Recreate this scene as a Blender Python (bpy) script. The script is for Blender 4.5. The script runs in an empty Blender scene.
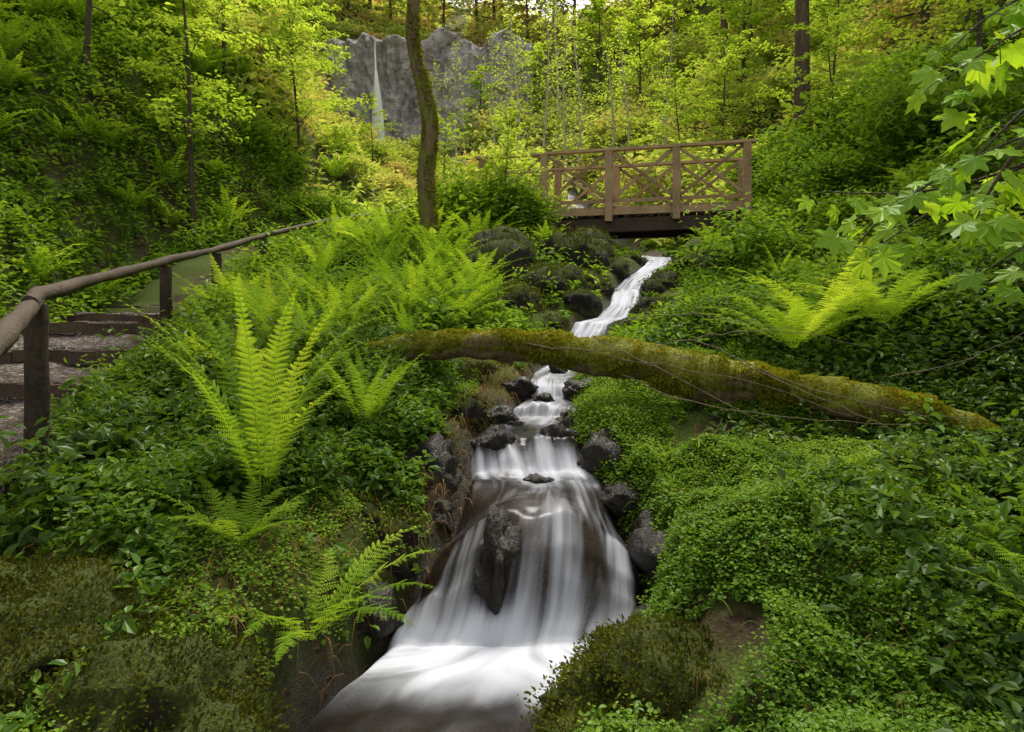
import bpy, math, random, bmesh
import numpy as np
from mathutils import Vector, Matrix, noise as mn
rng=np.random.default_rng(11); random.seed(5)
scene=bpy.context.scene
scene.view_settings.view_transform='Standard'; scene.view_settings.look='None'; scene.view_settings.exposure=0
COL=scene.collection
R=math.radians
# ---------------------------------------------------------------- helpers
def nrm(a): return a/(np.linalg.norm(a,axis=-1,keepdims=True)+1e-9)
def vn(x,y,seed=0.):
    x=np.asarray(x,float);y=np.asarray(y,float)
    ix=np.floor(x);iy=np.floor(y);fx=x-ix;fy=y-iy
    fx=fx*fx*(3-2*fx);fy=fy*fy*(3-2*fy)
    def h(a,b):
        s=np.sin(a*127.1+b*311.7+seed*74.7)*43758.5453
        return s-np.floor(s)
    return (h(ix,iy)*(1-fx)+h(ix+1,iy)*fx)*(1-fy)+(h(ix,iy+1)*(1-fx)+h(ix+1,iy+1)*fx)*fy
def fbm(x,y,seed=0.,o=4):
    s=0;a=.5;f=1.
    for i in range(o):
        s=s+a*(vn(np.asarray(x)*f,np.asarray(y)*f,seed+i*3.1)-.5);a*=.5;f*=2.03
    return s*2
def sst(t):
    t=np.clip(t,0,1);return t*t*(3-2*t)
class B:
    def __init__(s): s.v=[];s.f3=[];s.f4=[];s.t=[];s.n=0
    def add(s,V,F,t=.5):
        V=np.asarray(V,float).reshape(-1,3);F=np.asarray(F,int)
        s.v.append(V);(s.f3 if F.shape[1]==3 else s.f4).append(F+s.n)
        s.t.append(np.broadcast_to(np.asarray(t,float),(len(V),)));s.n+=len(V)
    def mesh(s,name,mat,smooth=True):
        V=np.concatenate(s.v);T=np.concatenate(s.t)
        a=np.concatenate(s.f3).reshape(-1,3) if s.f3 else np.zeros((0,3),int)
        b=np.concatenate(s.f4).reshape(-1,4) if s.f4 else np.zeros((0,4),int)
        me=bpy.data.meshes.new(name)
        me.vertices.add(len(V));me.vertices.foreach_set('co',V.astype(np.float32).ravel())
        li=np.concatenate([a.ravel(),b.ravel()]).astype(np.int32)
        me.loops.add(len(li));me.loops.foreach_set('vertex_index',li)
        st=np.concatenate([np.arange(len(a))*3,len(a)*3+np.arange(len(b))*4]).astype(np.int32)
        me.polygons.add(len(st));me.polygons.foreach_set('loop_start',st)
        me.polygons.foreach_set('use_smooth',np.full(len(st),smooth))
        me.update(calc_edges=True)
        at=me.attributes.new('tint','FLOAT','POINT');at.data.foreach_set('value',T.astype(np.float32))
        if mat: me.materials.append(mat)
        return me
def obj(name,data,parent=None,label=None,category=None,group=None,kind=None,loc=(0,0,0),rot=(0,0,0),scale=(1,1,1)):
    o=bpy.data.objects.new(name,data);COL.objects.link(o)
    o.location=loc;o.rotation_euler=rot;o.scale=scale
    if parent: o.parent=parent
    if label:o['label']=label
    if category:o['category']=category
    if group:o['group']=group
    if kind:o['kind']=kind
    return o
def toloc(me,o):
    me.transform(Matrix.Translation(-Vector(o.location)));return me
def tube(b,P,rad,seg=8,t=.5,wob=0.):
    P=np.asarray(P,float);n=len(P);rad=np.broadcast_to(np.asarray(rad,float),(n,))
    T=nrm(np.gradient(P,axis=0))
    ref=np.array([0,0,1.]) if abs(T[0][2])<.9 else np.array([1.,0,0])
    S=nrm(np.cross(T,ref));U=np.cross(S,T)
    a=np.linspace(0,2*np.pi,seg,endpoint=False)
    rr=rad[:,None]*(1+wob*(rng.random((n,seg))-.5))
    V=P[:,None,:]+rr[...,None]*(np.cos(a)[None,:,None]*S[:,None,:]+np.sin(a)[None,:,None]*U[:,None,:])
    i=np.arange(n-1)[:,None]*seg;j=np.arange(seg)[None,:];k=(j+1)%seg
    F=np.stack([i+j,i+k,i+seg+k,i+seg+j],-1).reshape(-1,4)
    b.add(V.reshape(-1,3),F,t)
    for e in (0,n-1):
        c=np.vstack([V[e],P[e]]);ff=np.stack([np.arange(seg),(np.arange(seg)+1)%seg,np.full(seg,seg)],-1)
        if e==0: ff=ff[:,::-1]
        b.add(c,ff,t)
def smoothpath(P,m=6):
    P=np.asarray(P,float);n=len(P);out=[]
    for i in range(n-1):
        p0=P[max(i-1,0)];p1=P[i];p2=P[i+1];p3=P[min(i+2,n-1)]
        for k in range(m):
            t=k/m
            out.append(.5*((2*p1)+(-p0+p2)*t+(2*p0-5*p1+4*p2-p3)*t*t+(-p0+3*p1-3*p2+p3)*t**3))
    out.append(P[-1]);return np.array(out)
LT=np.array([(0,0,0),(.3,-.5,.07),(.68,-.36,.05),(1,0,-.14),(.68,.36,.05),(.3,.5,.07)])
LF=np.array([(0,3,2,1),(0,5,4,3)])
def leaves(b,P,D,N,L,W,t):
    n=len(P);D=nrm(D);S=nrm(np.cross(D,N));U=np.cross(S,D)
    L=np.broadcast_to(L,(n,))[:,None,None];W=np.broadcast_to(W,(n,))[:,None,None]
    V=P[:,None]+LT[None,:,0:1]*L*D[:,None]+LT[None,:,1:2]*W*S[:,None]+LT[None,:,2:3]*L*U[:,None]
    F=(LF[None]+6*np.arange(n)[:,None,None]).reshape(-1,4)
    b.add(V.reshape(-1,3),F,np.repeat(np.broadcast_to(t,(n,)),6))
def box(b,c,ux,uy,uz,sx,sy,sz,t=.5):
    c=np.asarray(c,float);ux,uy,uz=[nrm(np.asarray(q,float)) for q in (ux,uy,uz)]
    V=[]
    for dx in(-1,1):
        for dy in(-1,1):
            for dz in(-1,1): V.append(c+ux*dx*sx/2+uy*dy*sy/2+uz*dz*sz/2)
    F=[(0,1,3,2),(4,6,7,5),(0,4,5,1),(2,3,7,6),(0,2,6,4),(1,5,7,3)]
    V=np.array(V);b.add(V[np.array(F).ravel()],np.arange(24).reshape(6,4),t)
def beam(b,p,q,w,h,t=.5,up=(0,0,1)):
    p=np.asarray(p,float);q=np.asarray(q,float);d=q-p;L=np.linalg.norm(d);d=d/L
    s=nrm(np.cross(d,np.asarray(up,float)));u=np.cross(s,d)
    box(b,(p+q)/2,d,s,u,L,w,h,t)
# ---------------------------------------------------------------- materials
def newmat(name):
    m=bpy.data.materials.new(name);m.use_nodes=True;nt=m.node_tree;nt.nodes.clear()
    return m,nt,nt.nodes.new('ShaderNodeOutputMaterial')
def noi(nt,scale,detail=5,rough=.6,vec=None):
    n=nt.nodes.new('ShaderNodeTexNoise');n.inputs['Scale'].default_value=scale
    n.inputs['Detail'].default_value=detail;n.inputs['Roughness'].default_value=rough
    if vec is not None: nt.links.new(vec,n.inputs['Vector'])
    return n.outputs['Fac']
def ramp(nt,fac,stops):
    r=nt.nodes.new('ShaderNodeValToRGB');e=r.color_ramp.elements
    while len(e)<len(stops): e.new(.5)
    for i,(p,c) in enumerate(stops): e[i].position=p;e[i].color=(*c,1)
    nt.links.new(fac,r.inputs[0]);return r.outputs[0]
def mixc(nt,f,a,b,mode='MIX'):
    m=nt.nodes.new('ShaderNodeMix');m.data_type='RGBA';m.blend_type=mode
    for s,v in ((m.inputs[0],f),(m.inputs[6],a),(m.inputs[7],b)):
        if isinstance(v,bpy.types.NodeSocket): nt.links.new(v,s)
        else: s.default_value=v if isinstance(v,float) else (*v,1)
    return m.outputs[2]
def math_(nt,op,a,b=None,c=None,clamp=False):
    m=nt.nodes.new('ShaderNodeMath');m.operation=op;m.use_clamp=clamp
    for i,v in enumerate((a,b,c)):
        if v is None: continue
        if isinstance(v,bpy.types.NodeSocket): nt.links.new(v,m.inputs[i])
        else: m.inputs[i].default_value=v
    return m.outputs[0]
def attr(nt,n):
    a=nt.nodes.new('ShaderNodeAttribute');a.attribute_name=n;return a
def objco(nt): return nt.nodes.new('ShaderNodeTexCoord').outputs['Object']
def bump(nt,h,strength=.5,dist=.02):
    b=nt.nodes.new('ShaderNodeBump');b.inputs['Strength'].default_value=strength;b.inputs['Distance'].default_value=dist
    nt.links.new(h,b.inputs['Height']);return b.outputs[0]
def leafmat(name,dark,mid,light,trans=.4,gloss=0.,rough=.4,brown=None):
    m,nt,o=newmat(name)
    t=attr(nt,'tint').outputs['Fac']
    oi=nt.nodes.new('ShaderNodeObjectInfo').outputs['Random']
    g=nt.nodes.new('ShaderNodeNewGeometry')
    big=noi(nt,.55,1,.5,g.outputs['Position'])
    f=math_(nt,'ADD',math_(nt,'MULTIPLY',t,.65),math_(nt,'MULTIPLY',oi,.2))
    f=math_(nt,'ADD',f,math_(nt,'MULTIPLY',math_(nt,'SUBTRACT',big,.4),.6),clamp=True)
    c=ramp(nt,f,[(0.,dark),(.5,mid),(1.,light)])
    if brown:
        n2=noi(nt,.32,3,.6,g.outputs['Position'])
        c=mixc(nt,ramp(nt,n2,[(.50,(0,0,0)),(.62,(.75,.75,.75))]),c,brown)
    p=nt.nodes.new('ShaderNodeBsdfDiffuse');nt.links.new(c,p.inputs['Color'])
    tr=nt.nodes.new('ShaderNodeBsdfTranslucent')
    c2=mixc(nt,1.,c,(1.5,1.3,.55),'MULTIPLY');nt.links.new(c2,tr.inputs['Color'])
    mx=nt.nodes.new('ShaderNodeMixShader');mx.inputs[0].default_value=trans
    nt.links.new(p.outputs[0],mx.inputs[1]);nt.links.new(tr.outputs[0],mx.inputs[2]);out=mx
    if gloss>0:
        gl=nt.nodes.new('ShaderNodeBsdfGlossy');gl.inputs['Roughness'].default_value=rough
        gm=nt.nodes.new('ShaderNodeMixShader');gm.inputs[0].default_value=gloss
        nt.links.new(mx.outputs[0],gm.inputs[1]);nt.links.new(gl.outputs[0],gm.inputs[2]);out=gm
    nt.links.new(out.outputs[0],o.inputs[0])
    return m
M_fern=leafmat('fern_leaf',(.09,.20,.014),(.21,.36,.028),(.38,.52,.06),.48)
M_cover=leafmat('broad_leaf',(.03,.08,.010),(.09,.18,.017),(.21,.33,.035),.38,.018)
M_dcover=leafmat('dark_broad_leaf',(.022,.055,.010),(.06,.12,.014),(.14,.22,.03),.32,.02)
M_mat=leafmat('small_leaf',(.045,.12,.012),(.14,.25,.02),(.31,.44,.04),.38,.012)
M_farhaze=leafmat('far_leaf_hazed',(.20,.27,.06),(.38,.49,.12),(.64,.72,.28),.42,brown=(.46,.34,.20))  # distant haze and brightness put into the pale leaf colour; brown is undergrowth
M_tree=leafmat('tree_leaf',(.16,.28,.03),(.33,.49,.065),(.56,.69,.16),.52)
M_shrub=leafmat('shrub_leaf',(.055,.13,.014),(.15,.28,.028),(.31,.45,.055),.42,.015)
M_syc=leafmat('sycamore_leaf',(.10,.23,.015),(.22,.40,.028),(.36,.55,.05),.55,.02)
M_dead=leafmat('dead_leaf',(.07,.035,.018),(.18,.095,.045),(.32,.20,.10),.2)
M_tuft=leafmat('moss_tuft',(.08,.09,.008),(.20,.21,.018),(.42,.41,.035),.3)
M_blmoss=leafmat('dark_moss_tuft',(.035,.045,.008),(.085,.10,.014),(.19,.21,.028),.2)
def pr(nt): return nt.nodes.new('ShaderNodeBsdfPrincipled')
def barkmat(name,a,b,moss=None,mossamt=.5,rough=.85):
    m,nt,o=newmat(name);co=objco(nt)
    mp=nt.nodes.new('ShaderNodeMapping');mp.inputs['Scale'].default_value=(6,6,1.2);nt.links.new(co,mp.inputs[0])
    n1=noi(nt,4,5,.65,mp.outputs[0]);c=ramp(nt,n1,[(.3,a),(.7,b)])
    h=n1
    if moss:
        n2=noi(nt,2.2,5,.7,co)
        g=nt.nodes.new('ShaderNodeNewGeometry');sx=nt.nodes.new('ShaderNodeSeparateXYZ');nt.links.new(g.outputs['Normal'],sx.inputs[0])
        k=math_(nt,'ADD',n2,math_(nt,'MULTIPLY',sx.outputs[2],.18))
        k=ramp(nt,k,[(.62-mossamt*.3,(0,0,0)),(.7-mossamt*.25,(1,1,1))])
        n3=noi(nt,45,4,.7,co)
        mc=ramp(nt,n3,[(.3,tuple(q*.4 for q in moss)),(.7,tuple(q*1.5 for q in moss))])
        c=mixc(nt,k,c,mc);h=math_(nt,'ADD',n1,n3)
    p=pr(nt);p.inputs['Roughness'].default_value=rough;p.inputs['Specular IOR Level'].default_value=.25
    nt.links.new(c,p.inputs['Base Color']);nt.links.new(bump(nt,h,.9,.03),p.inputs['Normal'])
    nt.links.new(p.outputs[0],o.inputs[0]);return m
M_bark=barkmat('bark',(.035,.025,.016),(.13,.10,.07),(.09,.11,.02),.3)
M_brown=barkmat('brown_bark',(.04,.025,.018),(.15,.10,.065))
M_palebark=barkmat('pale_bark',(.30,.25,.19),(.66,.59,.48),(.14,.16,.04),.1)
M_twig=barkmat('brown_twig',(.10,.07,.045),(.28,.22,.15))
M_mossbark=barkmat('mossy_bark',(.08,.055,.03),(.28,.20,.11),(.17,.18,.03),.5)
M_log=barkmat('mossy_log_bark',(.08,.055,.03),(.26,.18,.10),(.19,.20,.02),.6)
def woodmat(name,a,b,rough=.75):
    m,nt,o=newmat(name);co=objco(nt)
    n1=noi(nt,3,4,.6,co);n2=noi(nt,38,5,.7,co)
    t=attr(nt,'tint').outputs['Fac']
    f=math_(nt,'ADD',math_(nt,'MULTIPLY',n1,.45),math_(nt,'MULTIPLY',n2,.4));f=math_(nt,'ADD',f,math_(nt,'MULTIPLY',t,.25))
    c=ramp(nt,f,[(.35,a),(.75,b)])
    p=pr(nt);p.inputs['Roughness'].default_value=rough;p.inputs['Specular IOR Level'].default_value=.2
    nt.links.new(c,p.inputs['Base Color']);nt.links.new(bump(nt,n2,.8,.015),p.inputs['Normal'])
    nt.links.new(p.outputs[0],o.inputs[0]);return m
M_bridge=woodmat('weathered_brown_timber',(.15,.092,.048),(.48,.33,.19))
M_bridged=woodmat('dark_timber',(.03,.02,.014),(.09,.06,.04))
M_rail=woodmat('dark_rail_timber',(.018,.013,.010),(.13,.092,.066),.75)
M_step=woodmat('step_timber',(.03,.02,.015),(.14,.095,.065),.8)
def rockmat(name,a,b,moss=None,thr=.5,rough=.3,sc=1.,mossc=(.06,.085,.01),vert=False):
    m,nt,o=newmat(name);g=nt.nodes.new('ShaderNodeNewGeometry');co=g.outputs['Position']
    cv=co
    if vert:
        mp=nt.nodes.new('ShaderNodeMapping');mp.inputs['Scale'].default_value=(2.2,1,.6);nt.links.new(co,mp.inputs[0]);cv=mp.outputs[0]
    n1=noi(nt,3*sc,6,.65,cv);n3=noi(nt,26*sc,5,.7,cv)
    c=ramp(nt,n1,[(.3,a),(.7,b)]);h=math_(nt,'ADD',n1,math_(nt,'MULTIPLY',n3,.7))
    p=pr(nt)
    if moss:
        sx=nt.nodes.new('ShaderNodeSeparateXYZ');nt.links.new(g.outputs['Normal'],sx.inputs[0])
        n2=noi(nt,2.5,5,.7,co)
        k=math_(nt,'ADD',math_(nt,'MULTIPLY',sx.outputs[2],.5),n2)
        k=ramp(nt,k,[(thr,(0,0,0)),(thr+.12,(1,1,1))])
        n4=noi(nt,60,4,.75,co);mc=ramp(nt,n4,[(.3,tuple(q*.35 for q in mossc)),(.72,tuple(q*1.6 for q in mossc))])
        c=mixc(nt,k,c,mc)
        rr=nt.nodes.new('ShaderNodeMapRange');nt.links.new(k,rr.inputs[0]);rr.inputs[3].default_value=rough;rr.inputs[4].default_value=.95
        nt.links.new(rr.outputs[0],p.inputs['Roughness']);h=math_(nt,'ADD',h,n4)
    else: p.inputs['Roughness'].default_value=rough
    p.inputs['Specular IOR Level'].default_value=.3
    nt.links.new(c,p.inputs['Base Color']);nt.links.new(bump(nt,h,1. if not vert else .6,.04 if not vert else .15),p.inputs['Normal'])
    nt.links.new(p.outputs[0],o.inputs[0]);return m
M_wet=rockmat('wet_rock',(.006,.005,.004),(.035,.025,.018),None,rough=.32)
M_wetm=rockmat('wet_mossy_rock',(.008,.007,.005),(.035,.026,.018),True,.66,.45,mossc=(.06,.08,.012))
M_mossy=rockmat('mossy_rock',(.02,.015,.01),(.06,.045,.03),True,.45,.6,mossc=(.08,.10,.015))
M_cliff=rockmat('grey_cliff',(.20,.17,.18),(.62,.56,.58),True,1.05,.9,.3,(.2,.24,.08),vert=True)
def groundmat():
    m,nt,o=newmat('forest_floor');g=nt.nodes.new('ShaderNodeNewGeometry');co=g.outputs['Position']
    n1=noi(nt,1.1,5,.65,co);n2=noi(nt,22,5,.7,co);n3=noi(nt,75,4,.7,co)
    soil=ramp(nt,n2,[(.3,(.018,.010,.006)),(.55,(.06,.035,.019)),(.8,(.15,.09,.05))])
    moss=ramp(nt,n3,[(.3,(.03,.045,.005)),(.7,(.11,.15,.018))])
    k=ramp(nt,n1,[(.38,(0,0,0)),(.52,(1,1,1))])
    c=mixc(nt,k,soil,moss)
    wet=attr(nt,'tint').outputs['Fac']
    c=mixc(nt,wet,c,ramp(nt,n2,[(.3,(.006,.005,.004)),(.7,(.04,.025,.014))]))
    p=pr(nt)
    rr=nt.nodes.new('ShaderNodeMapRange');nt.links.new(wet,rr.inputs[0]);rr.inputs[3].default_value=.95;rr.inputs[4].default_value=.4
    nt.links.new(rr.outputs[0],p.inputs['Roughness']);p.inputs['Specular IOR Level'].default_value=.25
    nt.links.new(c,p.inputs['Base Color']);nt.links.new(bump(nt,math_(nt,'ADD',n2,n3),.9,.03),p.inputs['Normal'])
    nt.links.new(p.outputs[0],o.inputs[0]);return m
M_ground=groundmat()
def gravelmat():
    m,nt,o=newmat('brown_gravel');g=nt.nodes.new('ShaderNodeNewGeometry');co=g.outputs['Position']
    v=nt.nodes.new('ShaderNodeTexVoronoi');v.inputs['Scale'].default_value=42;nt.links.new(co,v.inputs['Vector'])
    n=noi(nt,6,6,.7,co)
    sep=nt.nodes.new('ShaderNodeSeparateColor');nt.links.new(v.outputs['Color'],sep.inputs[0])
    c=ramp(nt,sep.outputs[0],[(0,(.04,.032,.027)),(.6,(.11,.09,.078)),(1,(.26,.225,.20))])
    c=mixc(nt,ramp(nt,n,[(.42,(0,0,0)),(.6,(.8,.8,.8))]),c,(.05,.034,.024))
    p=pr(nt);p.inputs['Roughness'].default_value=.9;p.inputs['Specular IOR Level'].default_value=.15
    nt.links.new(c,p.inputs['Base Color'])
    nt.links.new(bump(nt,math_(nt,'SUBTRACT',1.,v.outputs['Distance']),1.,.02),p.inputs['Normal'])
    nt.links.new(p.outputs[0],o.inputs[0]);return m
M_gravel=gravelmat()
def watermat(name='stream_water',col=(.68,.70,.78)):
    m,nt,o=newmat(name)
    f=attr(nt,'tint').outputs['Fac'];uv=attr(nt,'flow').outputs['Vector']
    def lay(sx,sy,d):
        mp=nt.nodes.new('ShaderNodeMapping');mp.inputs['Scale'].default_value=(sx,sy,1);nt.links.new(uv,mp.inputs[0])
        return noi(nt,1.,d,.5,mp.outputs[0])
    s1=lay(4.0,1.1,2);s2=lay(13,1.0,2)
    s=math_(nt,'ADD',math_(nt,'MULTIPLY',s1,.74),math_(nt,'MULTIPLY',s2,.26))
    k=math_(nt,'ADD',f,math_(nt,'MULTIPLY',math_(nt,'SUBTRACT',s,.5),3.1))
    mr=nt.nodes.new('ShaderNodeMapRange');mr.interpolation_type='SMOOTHSTEP';nt.links.new(k,mr.inputs[0])
    mr.inputs[1].default_value=-.10;mr.inputs[2].default_value=1.35;mr.inputs[3].default_value=0;mr.inputs[4].default_value=.97
    d=nt.nodes.new('ShaderNodeBsdfDiffuse');d.inputs['Color'].default_value=(*col,1)
    nb=bump(nt,s,.2,.03);nt.links.new(nb,d.inputs['Normal'])
    tl=nt.nodes.new('ShaderNodeBsdfTranslucent');tl.inputs['Color'].default_value=(*col,1)
    dm=nt.nodes.new('ShaderNodeMixShader');dm.inputs[0].default_value=.2
    nt.links.new(d.outputs[0],dm.inputs[1]);nt.links.new(tl.outputs[0],dm.inputs[2])
    tp=nt.nodes.new('ShaderNodeBsdfTransparent');tp.inputs['Color'].default_value=(.80,.71,.58,1)
    gl=nt.nodes.new('ShaderNodeBsdfGlossy');gl.inputs['Roughness'].default_value=.3;gl.inputs['Color'].default_value=(.8,.8,.85,1)
    nt.links.new(nb,gl.inputs['Normal'])
    fr=nt.nodes.new('ShaderNodeFresnel');fr.inputs[0].default_value=1.33
    wm=nt.nodes.new('ShaderNodeMixShader');nt.links.new(math_(nt,'MULTIPLY',fr.outputs[0],.6),wm.inputs[0])
    nt.links.new(tp.outputs[0],wm.inputs[1]);nt.links.new(gl.outputs[0],wm.inputs[2])
    mx=nt.nodes.new('ShaderNodeMixShader');nt.links.new(mr.outputs[0],mx.inputs[0])
    nt.links.new(wm.outputs[0],mx.inputs[1]);nt.links.new(dm.outputs[0],mx.inputs[2]);nt.links.new(mx.outputs[0],o.inputs[0])
    return m
M_water=watermat();M_fall=watermat('waterfall_water',(.96,.97,.98))
# ---------------------------------------------------------------- terrain
SEC=[
(-20,[(-60,30),(-10,3),(-4,-1.2),(4,-1.4),(10,2),(60,32)]),
(0,[(-60,34),(-10,2.2),(-6,-.2),(-3.4,-1.2),(-1.2,-1.35),(-.8,-1.5),(.4,-1.5),(1.5,-1.4),(3.5,-1.0),(8,1.2),(60,33)]),
(2,[(-60,34),(-10,2.4),(-5.5,-.2),(-4,-.95),(-2,-1.12),(-1.2,-1.2),(-.8,-1.35),(.3,-1.5),(.9,-1.35),(2,-1.25),(3.5,-1.0),(8,1.3),(60,33)]),
(3.5,[(-60,35),(-10,2.8),(-6,.3),(-4.4,-.7),(-2.4,-.84),(-1.7,-.9),(-1.1,-1.0),(-.82,-1.15),(-.66,-1.45),(.66,-1.45),(.85,-1.15),(1.5,-.93),(2.5,-1.05),(4,-.7),(8,1.6),(60,34)]),
(4.4,[(-60,36),(-10,3.2),(-6.2,.7),(-4.7,-.5),(-2.7,-.6),(-2,-.66),(-1.1,-.70),(-.75,-.78),(-.56,-1.0),(.72,-1.0),(1.4,-.90),(2.4,-.95),(4,-.6),(8,1.9),(60,35)]),
(5.6,[(-60,37),(-10,3.8),(-6.6,1.2),(-5,-.2),(-3,-.33),(-2.2,-.4),(-1.2,-.45),(-.7,-.52),(-.35,-.72),(.75,-.72),(1.2,-.66),(2.5,-.58),(4,-.05),(8,2.4),(60,36)]),
(8,[(-60,39),(-10,5.),(-6.8,2.3),(-5.2,.3),(-3.6,.08),(-2.3,.08),(-1,.12),(-.1,.0),(.4,-.28),(1.2,-.25),(1.9,-.02),(3,.2),(5,1.0),(8,3),(60,38)]),
(9.6,[(-60,40),(-11,6.2),(-7,3.1),(-5.2,.5),(-3.7,.25),(-2,.4),(-.6,.6),(.4,.4),(1.1,.25),(2.0,.35),(2.9,.6),(5,1.5),(8,3.5),(60,39)]),
(11,[(-60,41),(-12,7.6),(-7,3.6),(-5.2,.8),(-3.7,.45),(-2,.75),(-.6,1.1),(.9,1.0),(1.8,.7),(2.9,.9),(3.6,1.15),(5,2.0),(8,3.9),(60,40)]),
(13.3,[(-60,43),(-12,9),(-7,4.9),(-4.8,1.3),(-2.7,1.1),(-1,1.8),(.5,1.8),(1.4,1.3),(2.6,1.1),(3.6,1.4),(4.4,1.9),(6,2.5),(8,4.4),(60,42)]),
(18,[(-60,46),(-14,12.5),(-8,8.),(-5,4.6),(-3,2.8),(0,2.4),(2.5,1.9),(4,2.4),(6,3.5),(10,6.2),(60,44)]),
(26,[(-60,50),(-20,20),(-12,14),(-8,8.),(-6,5.6),(-3,4.6),(0,4.8),(3,4.9),(6,6.2),(10,9),(16,14),(60,50)]),
(36,[(-60,55),(-18,24),(-11,13.5),(-8,8.6),(0,9.2),(6,11.5),(12,16),(20,24),(60,58)]),
(39.7,[(-60,57),(-18,25),(-12,14.5),(-10,9.5),(-8,8.6),(-1.5,9.2),(.5,10.5),(6,13.0),(12,18),(20,26),(60,60)]),
(40.7,[(-60,58),(-18,25.5),(-12,17.6),(-8,16.2),(-2,15.6),(.5,13.8),(6,14.8),(12,19.5),(20,27.5),(60,60)]),
(44,[(-60,60),(-20,28),(-12,19.3),(-2,17.5),(3,16.5),(8,18),(12,21),(22,30),(60,62)]),
(54,[(-60,60),(-20,33),(-12,27),(0,23),(4,22),(8,24),(14,28),(60,62)]),
(90,[(-60,60),(-20,36),(0,26),(8,28),(60,60)])]
SY=np.array([s[0] for s in SEC],float)
ST=np.array([(0,-.65,-1.6,1.3,-.8),(2.0,-.42,-1.6,1.15,-.9),(2.55,-.30,-1.6,1.08,-.5),(2.75,-.27,-1.6,1.10,-.05),(2.95,-.2,-1.6,1.12,.45),(3.15,-.1,-1.6,1.15,.95),(3.36,.0,-1.595,1.19,1.25),
(3.43,.04,-1.49,1.20,.85),(3.50,.07,-1.34,1.20,.5),(3.62,.10,-1.17,1.18,.42),(3.80,.13,-1.06,1.13,.42),(4.0,.15,-1.03,1.02,.35),(4.25,.17,-1.03,.90,.15),(4.45,.15,-1.03,.82,.45),
(4.55,.12,-1.0,.76,.95),(4.66,.10,-.90,.74,.75),(4.76,.09,-.82,.70,.45),(5.0,.10,-.80,.62,.2),(5.3,.16,-.79,.56,.25),(5.5,.22,-.78,.50,.6),(5.58,.25,-.71,.46,.9),(5.85,.32,-.69,.42,.3),
(5.98,.34,-.68,.40,.45),(6.06,.34,-.59,.38,.95),(6.2,.36,-.54,.38,.4),(6.6,.44,-.51,.46,.4),(7.2,.6,-.47,.5,.5),(7.7,.72,-.42,.58,.7),(8.0,.80,-.30,.5,1.),(8.25,.88,-.22,.42,.9),(8.5,1.0,-.04,.40,1.),(8.9,1.32,.04,.40,.8),
(9.2,1.50,.20,.38,1.),(9.6,1.60,.36,.40,1.),(9.9,1.66,.44,.38,.9),(10.2,1.85,.62,.36,1.),(10.6,2.12,.74,.40,1.),(11,2.34,.90,.40,1.),(11.6,2.5,1.06,.42,.9),(12.2,2.6,1.12,.5,.5),(13.3,2.6,1.2,.7,.3),(18,2.5,1.8,.8,.2),(26,2,4.7,.8,.3),(36,-4,8.8,1,.4)])
PT=np.array([(-2,-1.9,-1.35),(0,-2.3,-1.3),(2,-2.75,-1.12),(3.6,-3.25,-.82),(4.8,-3.65,-.48),(5.6,-3.85,-.3),(6.5,-4.05,-.08),(8.5,-4.45,.1),(10.5,-4.6,.38),(12.6,-4.0,.92),(14.2,-2.4,1.3),(15.2,-1.2,2.0)])
def sI(y,c): return np.interp(y,ST[:,0],ST[:,c])
def pI(y,c): return np.interp(y,PT[:,0],PT[:,c])
def crownf(y): return .27*sst((y-3.38)/.22)*sst((4.4-y)/.45)
def H(x,y):
    x=np.atleast_1d(np.asarray(x,float));y=np.atleast_1d(np.asarray(y,float))
    Z=np.stack([np.interp(x,[p[0] for p in s[1]],[p[1] for p in s[1]]) for s in SEC])
    k=np.clip(np.searchsorted(SY,y)-1,0,len(SY)-2);t=np.clip((y-SY[k])/(SY[k+1]-SY[k]),0,1)
    i=np.arange(x.size).reshape(x.shape)
    Zf=Z.reshape(len(SEC),-1);z=(Zf[k.ravel(),i.ravel()]*(1-t.ravel())+Zf[k.ravel()+1,i.ravel()]*t.ravel()).reshape(x.shape)
    cor=1-.75*np.exp(-((x/np.maximum(y,1)+.17)/.1)**2)*(y>14)
    amp=np.clip(.14+.03*(y-4),.14,1.)*cor
    near=sst((np.abs(x-sI(y,1))-.4)/1.2)
    z=z+(fbm(x*1.3,y*1.3,3)*amp*.9+fbm(x*.35,y*.35,9)*np.clip((y-7)*.12,0,1.2)*cor)*(.35+.65*near)+fbm(x*6,y*6,5,3)*.07
    z=z+.24*np.exp(-((x-1.15)/.42)**2-((y-3.1)/.38)**2)+.14*np.exp(-((x-1.3)/.35)**2-((y-4.2)/.35)**2)+.14*np.exp(-((x-2.3)/.4)**2-((y-3.7)/.35)**2)
    dp=np.abs(x-pI(y,1));tp=sst((dp-.65)/.45);on=(y<15.2)
    z=np.where(on,(pI(y,2)-.25)*(1-tp)+z*tp,z)
    xc=sI(y,1);zs=sI(y,2);w=sI(y,3);d=np.abs(x-xc)+fbm(x*3,y*3,21)*.05
    ts=sst((d-w/2+.04)/.26)
    tt_=np.clip(2*(x-xc)/w,-1.1,1.1)
    bed=zs-.07-crownf(y)*tt_**2+fbm(x*5,y*5,31,3)*.07
    z=np.where((y>0)&(y<35.9),bed*(1-ts)+np.maximum(z,zs+.03-crownf(y)*.6+np.minimum(.15,d*.1))*ts,z)
    return z
def h1(x,y): return float(H(x,y)[0])
def axis(segs):
    out=[]
    for a,b,s in segs: out.append(np.arange(a,b-1e-6,s))
    out.append([segs[-1][1]]);return np.concatenate(out)
gx=axis([(-60,-20,2.5),(-20,-8,.6),(-8,-4.5,.18),(-4.5,-2,.08),(-2,2.6,.04),(2.6,5,.08),(5,9,.2),(9,20,.6),(20,60,2.5)])
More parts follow.
